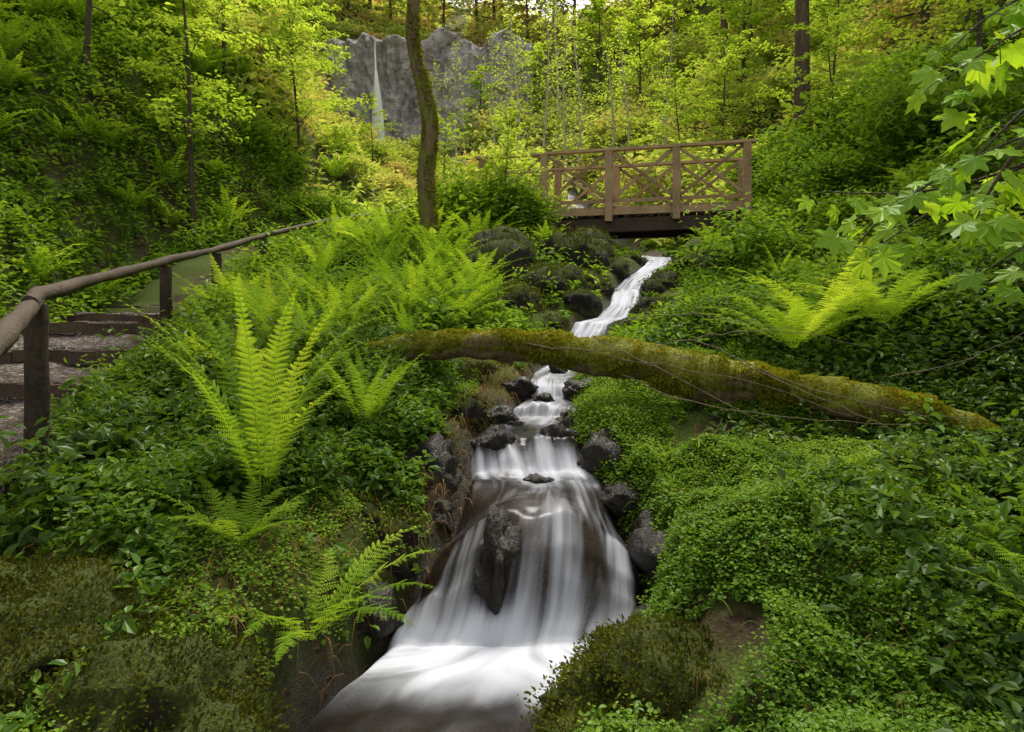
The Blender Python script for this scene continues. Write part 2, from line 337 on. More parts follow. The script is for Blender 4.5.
gy=axis([(-20,0,1),(0,2,.15),(2,7,.045),(7,12,.09),(12,20,.25),(20,45,.5),(45,90,3)])
X,Y=np.meshgrid(gx,gy);Zg=H(X.ravel(),Y.ravel())
nx,ny=len(gx),len(gy)
V=np.stack([X.ravel(),Y.ravel(),Zg],-1)
i=(np.arange(ny-1)[:,None]*nx+np.arange(nx-1)[None]).ravel()
b=B();dd=np.abs(V[:,0]-sI(V[:,1],1))-sI(V[:,1],3)/2
b.add(V,np.stack([i,i+1,i+nx+1,i+nx],-1),(1-sst((dd)/.22))*(V[:,1]<35))
obj('ground',b.mesh('ground',M_ground),kind='structure',label='brown and mossy forest floor on steep valley sides',category='ground')
# ---------------------------------------------------------------- stream
ys=np.concatenate([np.arange(.2,2.4,.1),np.arange(2.4,6.6,.02),np.arange(6.6,12,.03),np.arange(12,35,.25)])
nt_=61;tt=np.linspace(-1.12,1.12,nt_)
YY,TT=np.meshgrid(ys,tt,indexing='ij')
xc=sI(YY,1);w=sI(YY,3)
slope=np.gradient(sI(ys,2),ys)[:,None]*np.ones_like(TT);sl=np.clip(slope,0,2)
off=(vn(TT*2.2+3,0*TT,4)-.5)*.24*sst((YY-3.42)/.3)*sst((6.3-YY)/.5)*(1-.5*sst((YY-4.3)/.2))
zz=sI(YY+off,2)
zz=zz-crownf(YY)*TT**2+fbm(TT*3,YY*1.8,41,3)*.09*np.clip(sl+.1,0,1)+fbm(xc+TT*w*2,YY*4,43,3)*.016
zz=zz-.10*sst((np.abs(TT)-.95)/.17)
foam=sI(YY+off,4)-.45*sst((np.abs(TT)-.75)/.3)*(YY>3.40)
xw=xc+TT*w/2
foam=foam-.45*sst((np.abs(TT-.08)-.4)/.3)*sst((YY-3.74)/.12)*sst((4.5-YY)/.15)
wedge=np.exp(-((xw-(-.09+(YY-3.5)*.22))/.10)**2)*sst((YY-3.42)/.06)*sst((4.1-YY)/.2)
foam=foam-1.3*wedge
foam=foam-.5*np.exp(-((xw-.42)/.08)**2-((YY-3.75)/.22)**2)-.5*np.exp(-((xw+.38)/.08)**2-((YY-3.7)/.22)**2)
foam=foam-1.*np.exp(-((xw+.10)/.13)**2-((YY-4.83)/.14)**2)-1.*np.exp(-((xw-.36)/.13)**2-((YY-4.85)/.16)**2)
foam=foam-.3*sst((TT-.3)/.6)*sst((3.0-YY)/.4)
foam=foam-.35*np.exp(-((xw+.05)/.2)**2-((YY-2.75)/.16)**2)
foam=foam+(YY<3.33)*fbm(xw*3,YY*3,71,3)*.6
s=np.concatenate([[0],np.cumsum(np.hypot(np.diff(ys),np.diff(sI(ys,2))*1.))])[:,None]*np.ones_like(TT)
V=np.stack([xw,YY,zz],-1).reshape(-1,3);n1=len(ys)
i=(np.arange(n1-1)[:,None]*nt_+np.arange(nt_-1)[None]).ravel()
b=B();b.add(V,np.stack([i,i+1,i+nt_+1,i+nt_],-1),foam.ravel())
me=b.mesh('stream',M_water)
ux=TT*np.where(YY<4.4,1.0,np.clip(w,.3,1))*(.15+.85*sst((YY-3.0)/.4))
a=me.attributes.new('flow','FLOAT_VECTOR','POINT');a.data.foreach_set('vector',np.stack([ux+.06*fbm(TT*2,YY*2,63),s+.5*fbm(TT*2.5,YY,61),0*s],-1).reshape(-1).astype(np.float32))
obj('stream_water',me,kind='structure',label='silky white stream tumbling down dark rock steps',category='stream')
# ---------------------------------------------------------------- path with steps
sy=[-1.5,1.0,3.3,4.75,5.6,6.5,7.5,8.6,9.8,11.0,12.2,13.3,14.2,15.2]
b=B()
for k in range(len(sy)-1):
    y0,y1=sy[k],sy[k+1];za=float(pI(y0,2))+.05;ze=float(pI(y1,2))-.06
    yy=np.linspace(y0,y1,14);xx=np.linspace(-.66,.66,20)
    Yg,Xg=np.meshgrid(yy,xx,indexing='ij')
    PX=pI(Yg,1)+Xg;Zt=za+(ze-za)*(Yg-y0)/(y1-y0)*np.ones_like(Xg)+fbm(PX*4,Yg*4,8,4)*.06
    Vt=np.stack([PX,Yg,Zt],-1)
    Vt[:,0,2]-=.35;Vt[:,-1,2]-=.35;Vt[0,:,2]-=.16
    i=(np.arange(13)[:,None]*20+np.arange(19)[None]).ravel()
    b.add(Vt.reshape(-1,3),np.stack([i,i+1,i+21,i+20],-1))
    if k>=2:
        sb=B();c=float(pI(y0,1))
        for q0 in range(6):
            xa=-.68+q0*.227;xb=xa+.2275
            za_=za-.05+.010*math.sin(q0*1.7+k);box(sb,(c+(xa+xb)/2,y0-.02+.008*math.sin(q0*2+k),za_),(1,.02*math.sin(q0+k),.03*math.sin(q0*2+k)),(0,1,0),(0,0,1),.228,.055,.10+.01*math.sin(q0+k),.2+.1*(q0%3))
        obj('timber_step',sb.mesh('timber_step',M_step),label='dark weathered timber board edging a gravel step',category='step',group='timber steps up the gravel path')
obj('path',b.mesh('path',M_gravel),kind='structure',label='brown gravel footpath climbing in steps',category='path')
# ---------------------------------------------------------------- fence
fence=obj('handrail_fence',None,label='dark rustic log handrail on short wooden posts beside path',category='fence',loc=(-2.51,3.6,-.85))
RP=[(-1.2,.2,-.60),(-1.5,1.3,-.42),(-1.95,2.5,-.15),(-2.51,3.6,.11),(-2.95,5.1,.33),(-3.3,6.5,.54),(-3.55,8.2,.83),(-3.72,10.2,1.24),(-3.4,12.3,1.76),(-2.3,14,2.2),(-1.5,14.3,2.5)]
RPa=np.array(RP);pts=[]
for a0,b0 in zip(RPa[:-1],RPa[1:]):
    for t in np.linspace(0,1,12,endpoint=False): pts.append(a0*(1-t)+b0*t)
pts.append(RPa[-1]);sp=np.array(pts);j=37
sp=sp+np.stack([fbm(sp[:,1]*3,0*sp[:,1],81),0*sp[:,1],fbm(sp[:,1]*3,9+0*sp[:,1],82)],-1)*.012
b=B();tube(b,sp[:j],.043+.004*np.sin(np.arange(j)*.5)+.004*rng.random(j),14,.6,.18);obj('rail',toloc(b.mesh('rail',M_rail),fence),fence)
n2_=len(sp)-j+3
b=B();tube(b,sp[j-3:]+np.array([0,0,.02]),.037+.004*np.sin(np.arange(n2_)*.5)+.004*rng.random(n2_),14,.6,.18);obj('rail',toloc(b.mesh('rail',M_rail),fence),fence)
for (x,y,z) in [RP[1],RP[3],RP[5],RP[6],RP[7],RP[8],RP[9]]:
    b=B();g=h1(x,y);r=.056 if y<4 else .055
    tube(b,[(x+.0,y,g-.2),(x+.012,y,g+.1),(x+.0,y,g+.3),(x+.008,y,z-.5),(x,y,z-.3),(x+.005,y,z-.12),(x,y,z-.03)],[r*1.1,r*1.02,r*.96,r*1.03,r*.98,r*1.,r*.95],12,.2,.16)
    obj('post',toloc(b.mesh('post',M_rail),fence),fence)
# ---------------------------------------------------------------- bridge
A=np.array([-.55,13.6,0.]);Bv=np.array([4.25,12.35,0.]);Lb=float(np.linalg.norm(Bv-A));u=(Bv-A)/Lb;n_=np.array([-u[1],u[0],0.]);z0=2.14;pn_=Lb/4
bridge=obj('footbridge',None,label='brown timber footbridge with cross-braced railings over stream',category='bridge',loc=tuple(A+[0,0,z0]))
def bp(s,d,z): return A+u*s+n_*d+np.array([0,0,z0+z])
def bpart(name,bb,mat,par=None,**k): return obj(name,toloc(bb.mesh(name,mat,False),bridge),par or bridge,**k)
b=B();npk=40
for k in range(npk):
    s=(k+.5)*Lb/npk;box(b,bp(s,.62,-.02+.003*(k%3)),u,n_,(0,0,1),Lb/npk*.88,1.36,.045,rng.random())
bpart('deck',b,M_bridge)
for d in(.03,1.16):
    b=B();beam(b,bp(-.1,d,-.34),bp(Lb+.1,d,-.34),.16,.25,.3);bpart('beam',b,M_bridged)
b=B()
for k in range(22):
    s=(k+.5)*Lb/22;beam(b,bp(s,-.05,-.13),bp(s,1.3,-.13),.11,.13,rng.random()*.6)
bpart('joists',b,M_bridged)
b=B();beam(b,bp(-.05,-.075,-.095),bp(Lb+.05,-.075,-.095),.03,.12,.7);bpart('edge_board',b,M_bridge)
def railing(d,side):
    r=obj('railing',None,bridge)
    for k in range(5):
        s=k*pn_;b=B();sg=-1 if side<0 else 1
        beam(b,bp(s,d+sg*.03,-.28),bp(s,d+sg*.03,1.04),.135,.135,.3+.7*rng.random(),up=tuple(u));bpart('post',b,M_bridge,r)
    b=B();beam(b,bp(-.15,d+sg*.03,1.068),bp(Lb+.15,d+sg*.03,1.068),.15,.05,.9);bpart('top_rail',b,M_bridge,r)
    b=B();beam(b,bp(-.1,d-sg*.055,.12),bp(Lb+.1,d-sg*.055,.12),.04,.065,.5);bpart('rail',b,M_bridge,r)
    for k in range(4):
        s=k*pn_
        b=B();beam(b,bp(s+.06,d+sg*.0,.16),bp(s+pn_-.06,d+sg*.0,1.02),.04,.055,rng.random());bpart('brace',b,M_bridge,r)
        b=B();beam(b,bp(s+.06,d+sg*.043,1.02),bp(s+pn_-.06,d+sg*.043,.16),.04,.055,rng.random());bpart('brace',b,M_bridge,r)
railing(-.06,-1);railing(1.30,1)
# ---------------------------------------------------------------- boulders
def boulder(name,loc,rad,mat,label,seed,sub=4,rough=.28,group=None,cat='rock',tuft=0,tl=.012,tm=None,lo=-.15):
    bm=bmesh.new();bmesh.ops.create_icosphere(bm,subdivisions=sub,radius=1)
    for v in bm.verts:
        p=v.co.copy();q=p*1.1+Vector((seed*7.3,seed*1.7,0))
        d=mn.noise(q)*rough*1.3+(.25-abs(mn.noise(q*1.7)))*rough*1.2+(.2-abs(mn.noise(q*4.2)))*rough*.5+mn.noise(q*9)*rough*.2+mn.noise(q*20)*rough*.1
        p=p*(1+d);v.co=Vector((p.x*rad[0],p.y*rad[1],p.z*rad[2]))
    bm.normal_update()
    me=bpy.data.meshes.new(name);bm.to_mesh(me)
    V=np.array([v.co[:] for v in bm.verts]);NN=np.array([v.normal[:] for v in bm.verts]);bm.free()
    me.materials.append(mat)
    for p in me.polygons:p.use_smooth=True
    o=obj(name,me,loc=loc,label=label,category=cat,group=group)
    if tuft:
        sel=np.where(NN[:,2]>lo)[0];k=rng.choice(sel,tuft);sc=tl/.012
        P=V[k]+rng.normal(0,.03*sc**.5,(tuft,3))*np.array([1,1,.25])
        NNk=nrm(NN[k]+rng.normal(0,.5,(tuft,3)))
        L=(.010+.016*rng.random(tuft))*sc
        bb=B();leaves(bb,P-NNk*.004,NNk,rng.normal(0,1,(tuft,3)),L,L*.5,rng.random(tuft)*.5+.8*vn(P[:,0]*7,P[:,1]*7,3)-.15)
        obj('moss',bb.mesh('moss',tm or M_tuft),o)
    return o
WG='wet dark rocks in the stream';wl='dark wet rock sitting in the tumbling stream';k=0
for loc,rad in [((-.09,3.64,-1.34),(.11,.20,.27)),((-.10,4.84,-.92),(.17,.15,.16)),((.36,4.86,-.92),(.17,.17,.17)),((-.56,4.5,-1.06),(.24,.25,.25)),((.68,4.70,-1.02),(.24,.22,.23)),
  ((-.74,3.45,-1.53),(.17,.18,.16)),((-.70,3.85,-1.34),(.19,.2,.26)),((.86,3.85,-1.36),(.18,.28,.24)),((.49,5.4,-.82),(.15,.13,.13)),((-.12,5.4,-.82),(.16,.14,.14)),((.28,5.82,-.69),(.08,.07,.06)),((.60,5.95,-.66),(.15,.14,.14)),((.06,6.05,-.64),(.14,.13,.14)),
  ((.45,6.7,-.52),(.1,.1,.09)),((.3,7.7,-.42),(.2,.2,.2)),((1.25,7.6,-.42),(.22,.22,.2)),((.44,5.12,-.86),(.13,.12,.11)),((1.84,8.85,.03),(.26,.26,.22)),((.92,9.1,.10),(.30,.3,.28)),((-.36,5.1,-.85),(.22,.2,.2)),((-.48,4.2,-1.2),(.14,.14,.12)),((.74,4.3,-1.12),(.16,.16,.12)),((.72,3.42,-1.58),(.14,.16,.12)),
  ((1.16,9.85,.38),(.28,.28,.28)),((2.14,9.8,.40),(.28,.3,.26)),((1.58,10.6,.62),(.3,.28,.28)),((2.65,10.5,.75),(.26,.26,.22)),((.52,8.5,-.2),(.24,.24,.24)),((1.48,8.35,-.22),(.24,.26,.2)),((1.95,11.3,.85),(.26,.28,.24)),((.02,5.2,-.83),(.09,.09,.06)),((.16,4.42,-1.07),(.09,.07,.07))]:
    k+=1;ms=k in(7,15,16,18,19,20,24,25,26,27,28,29,30)
    boulder('wet_rock',loc,rad,M_wetm if ms else M_wet,'dark wet rock topped with moss beside the stream' if ms else wl,k*1.37,4,.42,WG,tuft=900 if ms else 0,tl=.018,lo=.35,tm=M_blmoss)
k=20
for loc,rad,tf in [((.80,2.76,-1.62),(.62,.48,.34),34000),((-1.85,2.4,-1.28),(.62,.5,.30),30000),((-1.15,2.2,-1.42),(.34,.34,.32),9000),((.98,5.3,-.9),(.28,.3,.24),4500),((1.08,4.3,-1.2),(.28,.34,.24),7000),
   ((-.25,10.3,.4),(.85,.6,.85),1),((.55,9.7,.2),(.6,.5,.6),1),((.1,9.0,-.05),(.45,.4,.5),1),((2.45,8.9,.0),(.5,.5,.4),2900),((3.0,10.4,.65),(.5,.6,.4),1),((4.2,11.9,1.2),(.5,.5,.45),1),((1.0,6.6,-.6),(.3,.35,.25),3500),((-.5,6.4,-.55),(.35,.4,.3),3500),((1.95,8.15,-.2),(.45,.4,.36),3500),((1.0,10.9,.75),(.6,.5,.6),1),((1.4,11.8,1.0),(.55,.5,.55),1),((1.08,3.0,-1.42),(.26,.26,.26),6000)]:
    k+=1;boulder('mossy_boulder',loc,rad,M_mossy if tf>1 else M_wetm,'rounded boulder wrapped in olive green moss' if tf>1 else 'dark damp boulder draped with moss and small plants',k*1.37,5 if tf>5000 else 4,.3,None,'boulder',tf if tf>1 else 2200,.012 if tf>1 else .024,M_blmoss if (k in(21,22,23) or tf==1) else None,lo=-.15 if tf>1 else .3)
# ---------------------------------------------------------------- fallen log
LP=smoothpath([(-1.4,5.70,-.31),(-.7,5.52,-.23),(-.1,5.37,-.20),(.5,5.22,-.25),(1.0,5.08,-.33),(1.5,4.95,-.43),(1.9,4.85,-.48),(2.4,4.7,-.58),(2.9,4.58,-.70),(3.3,4.46,-.90),(3.6,4.36,-1.15)],10)
m=len(LP);q=np.linspace(0,1,m)
LP[:,2]+=fbm(q*13,0*q,15)*.028
rad=np.interp(q,[0,.1,.35,.55,.75,1],[.095,.12,.135,.155,.125,.10])*(1+.18*fbm(q*16,0*q,5))
b=B();seg=40
T=nrm(np.gradient(LP,axis=0));S=nrm(np.cross(T,[0,0,1.]));U=np.cross(S,T);aa=np.linspace(0,2*np.pi,seg,endpoint=False)
lump=1+.34*fbm(q[:,None]*34+0*aa,np.cos(aa)[None]*1.5+np.sin(aa)[None]*.8+0*q[:,None],6)
V=LP[:,None]+(rad[:,None]*lump)[...,None]*(np.cos(aa)[None,:,None]*S[:,None]+np.sin(aa)[None,:,None]*U[:,None])
i=np.arange(m-1)[:,None]*seg;jj=np.arange(seg)[None];kk=(jj+1)%seg
b.add(V.reshape(-1,3),np.stack([i+jj,i+kk,i+seg+kk,i+seg+jj],-1).reshape(-1,4))
b.add(np.vstack([V[0],LP[0]]),np.stack([(np.arange(seg)+1)%seg,np.arange(seg),np.full(seg,seg)],-1))
log=obj('fallen_log',b.mesh('fallen_log',M_log),label='moss covered fallen tree trunk lying across the stream',category='log')
nn=100000;ri=rng.random(nn)*(m-1);an=rng.random(nn)*6.283;i0=np.floor(ri).astype(int).clip(0,m-2);fr_=(ri-i0)[:,None]
Cc=LP[i0]*(1-fr_)+LP[i0+1]*fr_;dirs=np.cos(an)[:,None]*S[i0]+np.sin(an)[:,None]*U[i0]
lu=lump[i0,(np.round(an/6.283*seg).astype(int))%seg];P=Cc+dirs*(rad[i0]*lu*.99)[:,None]
dens=vn(P[:,0]*5,P[:,2]*6+P[:,1]*3,8);kp=(dirs[:,2]+dens*1.3>.25)&(dens>.22);P=P[kp];dk=dirs[kp]
hang=(dk[:,2]<.0)
NN=nrm(dk+rng.normal(0,.6,(kp.sum(),3))-np.array([0,0,1.])*hang[:,None]*.9);L=(.008+.013*rng.random(len(P)))*(1+hang*.8)*(1+.5*(dens[kp]>.7))
b=B();leaves(b,P-NN*.004,NN,rng.normal(0,1,P.shape),L,L*.45,np.clip(.1+rng.random(len(P))*.5+.4*(dk[:,2]>.2)+.7*(vn(P[:,0]*9,P[:,2]*9,18)-.35),0,1))  # upward-facing moss tinted lighter: light on the log's top put into colour
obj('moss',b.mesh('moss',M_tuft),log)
TW=[[(-.2,5.6,-.2),(.3,5.0,-.2),(.9,4.6,-.28),(1.6,4.3,-.42),(2.1,4.2,-.6)],[(1.0,5.0,-.2),(1.5,4.9,-.1),(2.0,4.85,-.08),(2.6,4.9,-.2)],
[(.6,5.1,-.12),(1.1,4.7,-.38),(1.7,4.5,-.7),(2.2,4.45,-.9)],[(1.4,5.2,-.15),(1.9,4.6,-.42),(2.6,4.3,-.6),(3.4,4.2,-.62)],
[(.9,5.5,.0),(1.4,5.3,.05),(1.8,5.2,-.02),(2.4,5.3,-.1)],[(1.6,4.8,-.30),(2.1,4.4,-.55),(2.5,4.0,-.75)],[(.8,4.95,-.4),(1.2,4.6,-.55),(1.9,4.2,-.62),(2.4,3.9,-.6)],[(2.6,4.7,-.4),(3.1,4.6,-.25),(3.6,4.7,-.05)]]
for p in TW:
    b=B();sp2=smoothpath(p,6);sp2+=rng.normal(0,.007,sp2.shape);tube(b,sp2,np.linspace(.0045,.0012,len(sp2)),5,.8)
    obj('bare_twig',b.mesh('bare_twig',M_twig),label='thin bare brown twig draped over the mossy log',category='twig',group='bare twigs around the log')
# ---------------------------------------------------------------- ferns
def frond(b,az,L,e0,e1,npin,npl,width,t,base=(0,0,0),twist=0.):
    n=npin;s=np.linspace(0,1,n+1);el=e0+(e1-e0)*s**1.6
    azs=az+twist*s
    T=np.stack([np.cos(el)*np.cos(azs),np.cos(el)*np.sin(azs),np.sin(el)],-1)
    P=np.asarray(base)+np.vstack([[0,0,0],np.cumsum(T[:-1]*L/n,axis=0)])
    S=np.stack([-np.sin(azs),np.cos(azs),0*azs],-1);U=-np.cross(T,S)
    U=np.where(U[:,2:3]<0,-U,U)
    hw=.0045*(1-s*.8)*L
    i=np.arange(n);V=np.concatenate([P-S*hw[:,None]*.7+U*.002,P+S*hw[:,None]*.7+U*.002])
    b.add(V,np.stack([i,i+1,i+n+2,i+n+1],-1),.15)
    sp_=L/n
    for k in range(4,n+1):
        sk=k/n;pr_=min(1.,.12+(sk)*2.0)*(1-sk**1.7)+.02;lp=width*pr_*(1+.2*(random.random()-.5))
        for sd in(-1,1):
            a=R(14+28*sk)+random.uniform(-.12,.12)
            D=sd*S[k]*math.cos(a)+T[k]*math.sin(a)+U[k]*random.uniform(-.3,.25)
            D=D/np.linalg.norm(D)
            if npl==0:
                leaves(b,P[k][None],D[None],(U[k]+0)[None],lp,sp_*.85,t+random.uniform(-.12,.12));continue
            q=(np.arange(npl)+.5)/npl;E=T[k]-D*np.dot(T[k],D);E/=np.linalg.norm(E)
            dl=.5/npl*lp*.8
            c=P[k][None]+D[None]*(q*lp)[:,None]-U[k][None]*(q**2*lp*.16)[:,None]
            ln=(sp_*.42*(1-q**2*.75))
            for es in(-1,1):
                tip=c+(E*es)[None]*ln[:,None]+D[None]*dl*.5-U[k][None]*(ln*.2)[:,None]
                VV=np.stack([c-D*dl,tip-D*dl*.45,tip+D*dl*.35,c+D*dl],1).reshape(-1,3)
                b.add(VV,np.arange(npl*4).reshape(-1,4),t+random.uniform(-.1,.1))
def fern_mesh(name,nf,L,e0,e1,npin,npl,width,seed,lo=.6):
    random.seed(seed);b=B()
    for k in range(nf):
        az=R(360*(k+random.uniform(-.35,.35))/nf)
        l=L*random.uniform(lo,1.1)
        frond(b,az,l,R(e0+random.uniform(-14,8)),R(e1+random.uniform(-25,20)),npin,npl,width*random.uniform(.85,1.1),random.uniform(.1,1.),(math.cos(az)*.03,math.sin(az)*.03,-.02),random.uniform(-.5,.5))
    return b.mesh(name,M_fern,False)
F_hero=[fern_mesh('fern',17,1.12,74,24,38,8,.10,s,.7) for s in(103,102)]
F_up=[fern_mesh('fern',12,1.0,74,22,34,8,.12,s) for s in(1,2)]
F_arch=[fern_mesh('fern',20,1.0,56,4,34,8,.13,s,.75) for s in(3,4)]
F_wide=[fern_mesh('fern',24,1.0,46,-6,34,8,.13,s,.75) for s in(13,14)]
F_low=[fern_mesh('fern',15,.7,48,-10,28,7,.11,s,.7) for s in(5,6)]
F_far=[fern_mesh('fern',13,.9,66,0,20,0,.15,s) for s in(7,8,9)]
FG='lush green ferns on the stream banks'
def put_fern(x,y,me,sc,rz,label,dz=0,tilt=(0,0)):
    obj('fern',me,label=label,category='fern',group=FG,loc=(x,y,h1(x,y)+dz),rot=(tilt[0],tilt[1],rz),scale=(sc,)*3)
hero='tall bright green shuttlecock fern with arching fronds'
put_fern(-1.28,3.5,F_hero[0],1.12,.4,hero,.08);put_fern(-.95,4.5,F_hero[1],.7,2.,hero,0);put_fern(-1.85,4.8,F_up[1],.85,1.,hero,0);put_fern(-1.5,5.3,F_hero[1],.8,3.,hero,0)
rf='broad bright green shuttlecock fern behind the log'
put_fern(2.35,5.7,F_wide[0],.95,.3,rf,.28);put_fern(2.75,6.1,F_arch[1],1.2,.9,rf,.2);put_fern(3.2,5.9,F_wide[1],.95,1.9,rf,.26)
lf='low full fern with spreading lacy fronds on the bank'
put_fern(-.86,2.88,F_low[0],.95,.2,lf,.14);put_fern(-1.25,3.1,F_low[1],.65,1.2,lf,.02)
put_fern(2.0,2.45,F_low[1],.75,1.,lf,.05);put_fern(2.3,2.9,F_low[0],.6,3.,lf)
lab='bright green fern growing among bank undergrowth'
for (x,y,s) in [(-1.0,7.0,.85),(-1.6,6.6,.9),(-.6,7.4,.9),(-1.9,7.6,.95),(-1.3,8.2,.95),(-.5,8.3,.9),(-2.3,6.3,.85),(-2.5,8.4,.95),(-1.0,9.2,1.),(-1.8,9.6,1.),(-2.7,9.8,1.),(-1.9,5.7,.7),(-2.4,5.1,.6),(-.95,6.2,.6),(-2.0,11,1.),(-2.9,11.4,1.),(-.6,11.4,1.),(-3.0,7.3,.75),(-.5,9.4,.8),(-.9,10.2,.9),(-1.6,12.4,1.),(-2.2,12.2,1.),(-1.4,5.7,.55),(.6,11.8,.7),(-.75,7.9,.8),(-1.5,7.2,.7)]:
    put_fern(x,y,(F_up+F_arch)[random.randrange(4)],s*random.uniform(.85,1.1),random.uniform(0,6.3),lab)
for (x,y,s) in [(3.4,11.6,.7),(3.6,9.5,.8),(4.2,8.2,.8),(4.4,7.2,.7),(4.8,6.3,.7),(5.5,9,.9),(5.2,7.4,.8),(3.3,8.4,.6),(3.2,3.4,.5),(4.1,5.2,.6)]:
    put_fern(x,y,(F_arch+F_up)[random.randrange(4)],s,random.uniform(0,6.3),lab)
cnt=0
while cnt<190:
    x=random.uniform(-16,14) if cnt>70 else random.uniform(-11,-4.8);y=random.uniform(7,28) if cnt>70 else random.uniform(7.5,17)
    if abs(x)/y>.85: continue
    if abs(x-float(sI(y,1)))<1.0 or (y<15.3 and abs(x-float(pI(y,1)))<.8): continue
    if x>0 and random.random()<.6: continue
    if 12<y<15.5 and -1<x<4.8: continue
    put_fern(x,y,F_far[random.randrange(3)],random.uniform(.6,1.15),random.uniform(0,6.3),lab);cnt+=1
# ---------------------------------------------------------------- undergrowth fields
def field(name,mat,n,xr,yr,hgt,leafL,k,label,cond=None,asp=.55,clear=.05,seed=1,patch=1.):
    r=np.random.default_rng(seed);x=r.uniform(*xr,n);y=r.uniform(*yr,n)
    d=np.abs(x-sI(y,1))-sI(y,3)/2;dp=np.abs(x-pI(y,1))
    ok=(d>clear)&((dp>.46+r.random(n)*.25)|(y>15.2))&(np.abs(x)<.85*y+1.0)
    ok&=~((x>-.2)&(x<2.3)&(y>8.3)&(y<11.6)&(r.random(n)<.75))
    if cond is not None: ok&=cond(x,y,r)
    x=x[ok];y=y[ok];d=d[ok];n=len(x)
    z=H(x,y);pn=vn(x*patch,y*patch,seed);pn2=fbm(x*patch*2.2,y*patch*2.2,seed+4)
    hh=(hgt[0]+(hgt[1]-hgt[0])*np.clip(pn+pn2*.5,0,1))*r.uniform(.6,1.2,n)
    hh=np.where((x/y<-.05)&(x/y>-.28)&(y>15),hh*.35,hh)
    hh=np.where((y>7),hh*(.25+.75*sst((d-.1)/1.1)),hh)
    hh=np.where((x>.9)&(x<2.7)&(y>3.2)&(y<5.3),hh*.5,hh)
    lL=leafL[0]+(leafL[1]-leafL[0])*np.clip(.6*r.random(n)+.4*vn(x*patch*1.7,y*patch*1.7,seed+9),0,1)
    j=np.arange(k)[None];f=(j+.5)/k*np.ones((n,1))
    az=r.random(n)[:,None]*6.28+j*2.4+r.normal(0,.3,(n,k))
    lean=r.normal(0,.25,(n,2))
    out=np.stack([np.cos(az),np.sin(az),0*az],-1)
    rad_=(hh[:,None]*.28*(1.1-f*.7))
    P=np.stack([x,y,z],-1)[:,None]+out*rad_[...,None]*r.uniform(.3,1,(n,k))[...,None]
    P[...,2]+=hh[:,None]*(.2+.8*f);P[...,0]+=lean[:,0:1]*hh[:,None]*f;P[...,1]+=lean[:,1:2]*hh[:,None]*f
    pit=r.normal(.05,.45,(n,k))
    D=out*np.cos(pit)[...,None];D[...,2]+=np.sin(pit)
    Nn=np.broadcast_to([0,0,1.],D.shape)+r.normal(0,.35,D.shape)
    L=(lL[:,None]*(1.1-.35*f)*r.uniform(.7,1.25,(n,k))).ravel()
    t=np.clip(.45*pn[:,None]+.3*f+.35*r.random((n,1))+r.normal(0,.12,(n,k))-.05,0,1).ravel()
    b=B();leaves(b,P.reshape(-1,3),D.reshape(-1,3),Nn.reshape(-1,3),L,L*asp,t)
    return obj(name,b.mesh(name,mat,False),kind='stuff',label=label,category='undergrowth')
def rockfree(x,y):
    return ~((((x-.62)/.38)**2+((y-2.60)/.26)**2<1)|(((x+1.85)/.52)**2+((y-2.35)/.40)**2<1))
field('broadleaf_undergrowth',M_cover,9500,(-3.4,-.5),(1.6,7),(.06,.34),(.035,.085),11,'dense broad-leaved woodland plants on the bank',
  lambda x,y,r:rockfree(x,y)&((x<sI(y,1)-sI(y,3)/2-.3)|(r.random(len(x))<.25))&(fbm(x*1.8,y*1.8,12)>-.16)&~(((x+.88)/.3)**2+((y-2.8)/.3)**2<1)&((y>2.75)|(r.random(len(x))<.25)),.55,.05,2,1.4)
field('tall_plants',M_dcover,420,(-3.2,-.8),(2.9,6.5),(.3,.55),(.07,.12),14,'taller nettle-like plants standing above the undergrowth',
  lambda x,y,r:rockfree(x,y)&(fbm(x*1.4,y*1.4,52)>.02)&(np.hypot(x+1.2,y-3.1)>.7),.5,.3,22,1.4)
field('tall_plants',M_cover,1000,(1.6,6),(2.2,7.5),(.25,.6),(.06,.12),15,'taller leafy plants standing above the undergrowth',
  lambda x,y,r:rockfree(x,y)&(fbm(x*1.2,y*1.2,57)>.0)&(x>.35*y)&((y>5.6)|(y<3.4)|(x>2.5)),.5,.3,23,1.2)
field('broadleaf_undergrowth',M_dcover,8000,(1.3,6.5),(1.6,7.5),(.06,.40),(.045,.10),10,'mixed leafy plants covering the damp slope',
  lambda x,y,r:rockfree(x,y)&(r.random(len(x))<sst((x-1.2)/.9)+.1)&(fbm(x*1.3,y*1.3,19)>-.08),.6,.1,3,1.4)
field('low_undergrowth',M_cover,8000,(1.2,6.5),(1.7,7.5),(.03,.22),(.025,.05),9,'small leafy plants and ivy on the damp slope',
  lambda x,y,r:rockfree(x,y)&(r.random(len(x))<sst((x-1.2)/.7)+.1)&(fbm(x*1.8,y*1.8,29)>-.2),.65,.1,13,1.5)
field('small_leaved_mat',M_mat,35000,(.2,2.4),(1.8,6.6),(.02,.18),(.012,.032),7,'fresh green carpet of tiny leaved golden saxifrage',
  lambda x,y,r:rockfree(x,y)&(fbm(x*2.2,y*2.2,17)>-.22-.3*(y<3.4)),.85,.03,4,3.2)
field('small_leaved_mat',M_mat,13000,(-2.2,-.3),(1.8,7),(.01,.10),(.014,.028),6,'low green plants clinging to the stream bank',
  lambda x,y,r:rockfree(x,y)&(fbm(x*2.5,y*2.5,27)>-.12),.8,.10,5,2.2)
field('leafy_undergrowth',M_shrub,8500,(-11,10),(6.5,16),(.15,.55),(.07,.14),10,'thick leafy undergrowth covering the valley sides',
  lambda x,y,r:~((y>11.5)&(x>-.9)&(x<4.6)&(y<15.6)),.5,.12,16,.8)
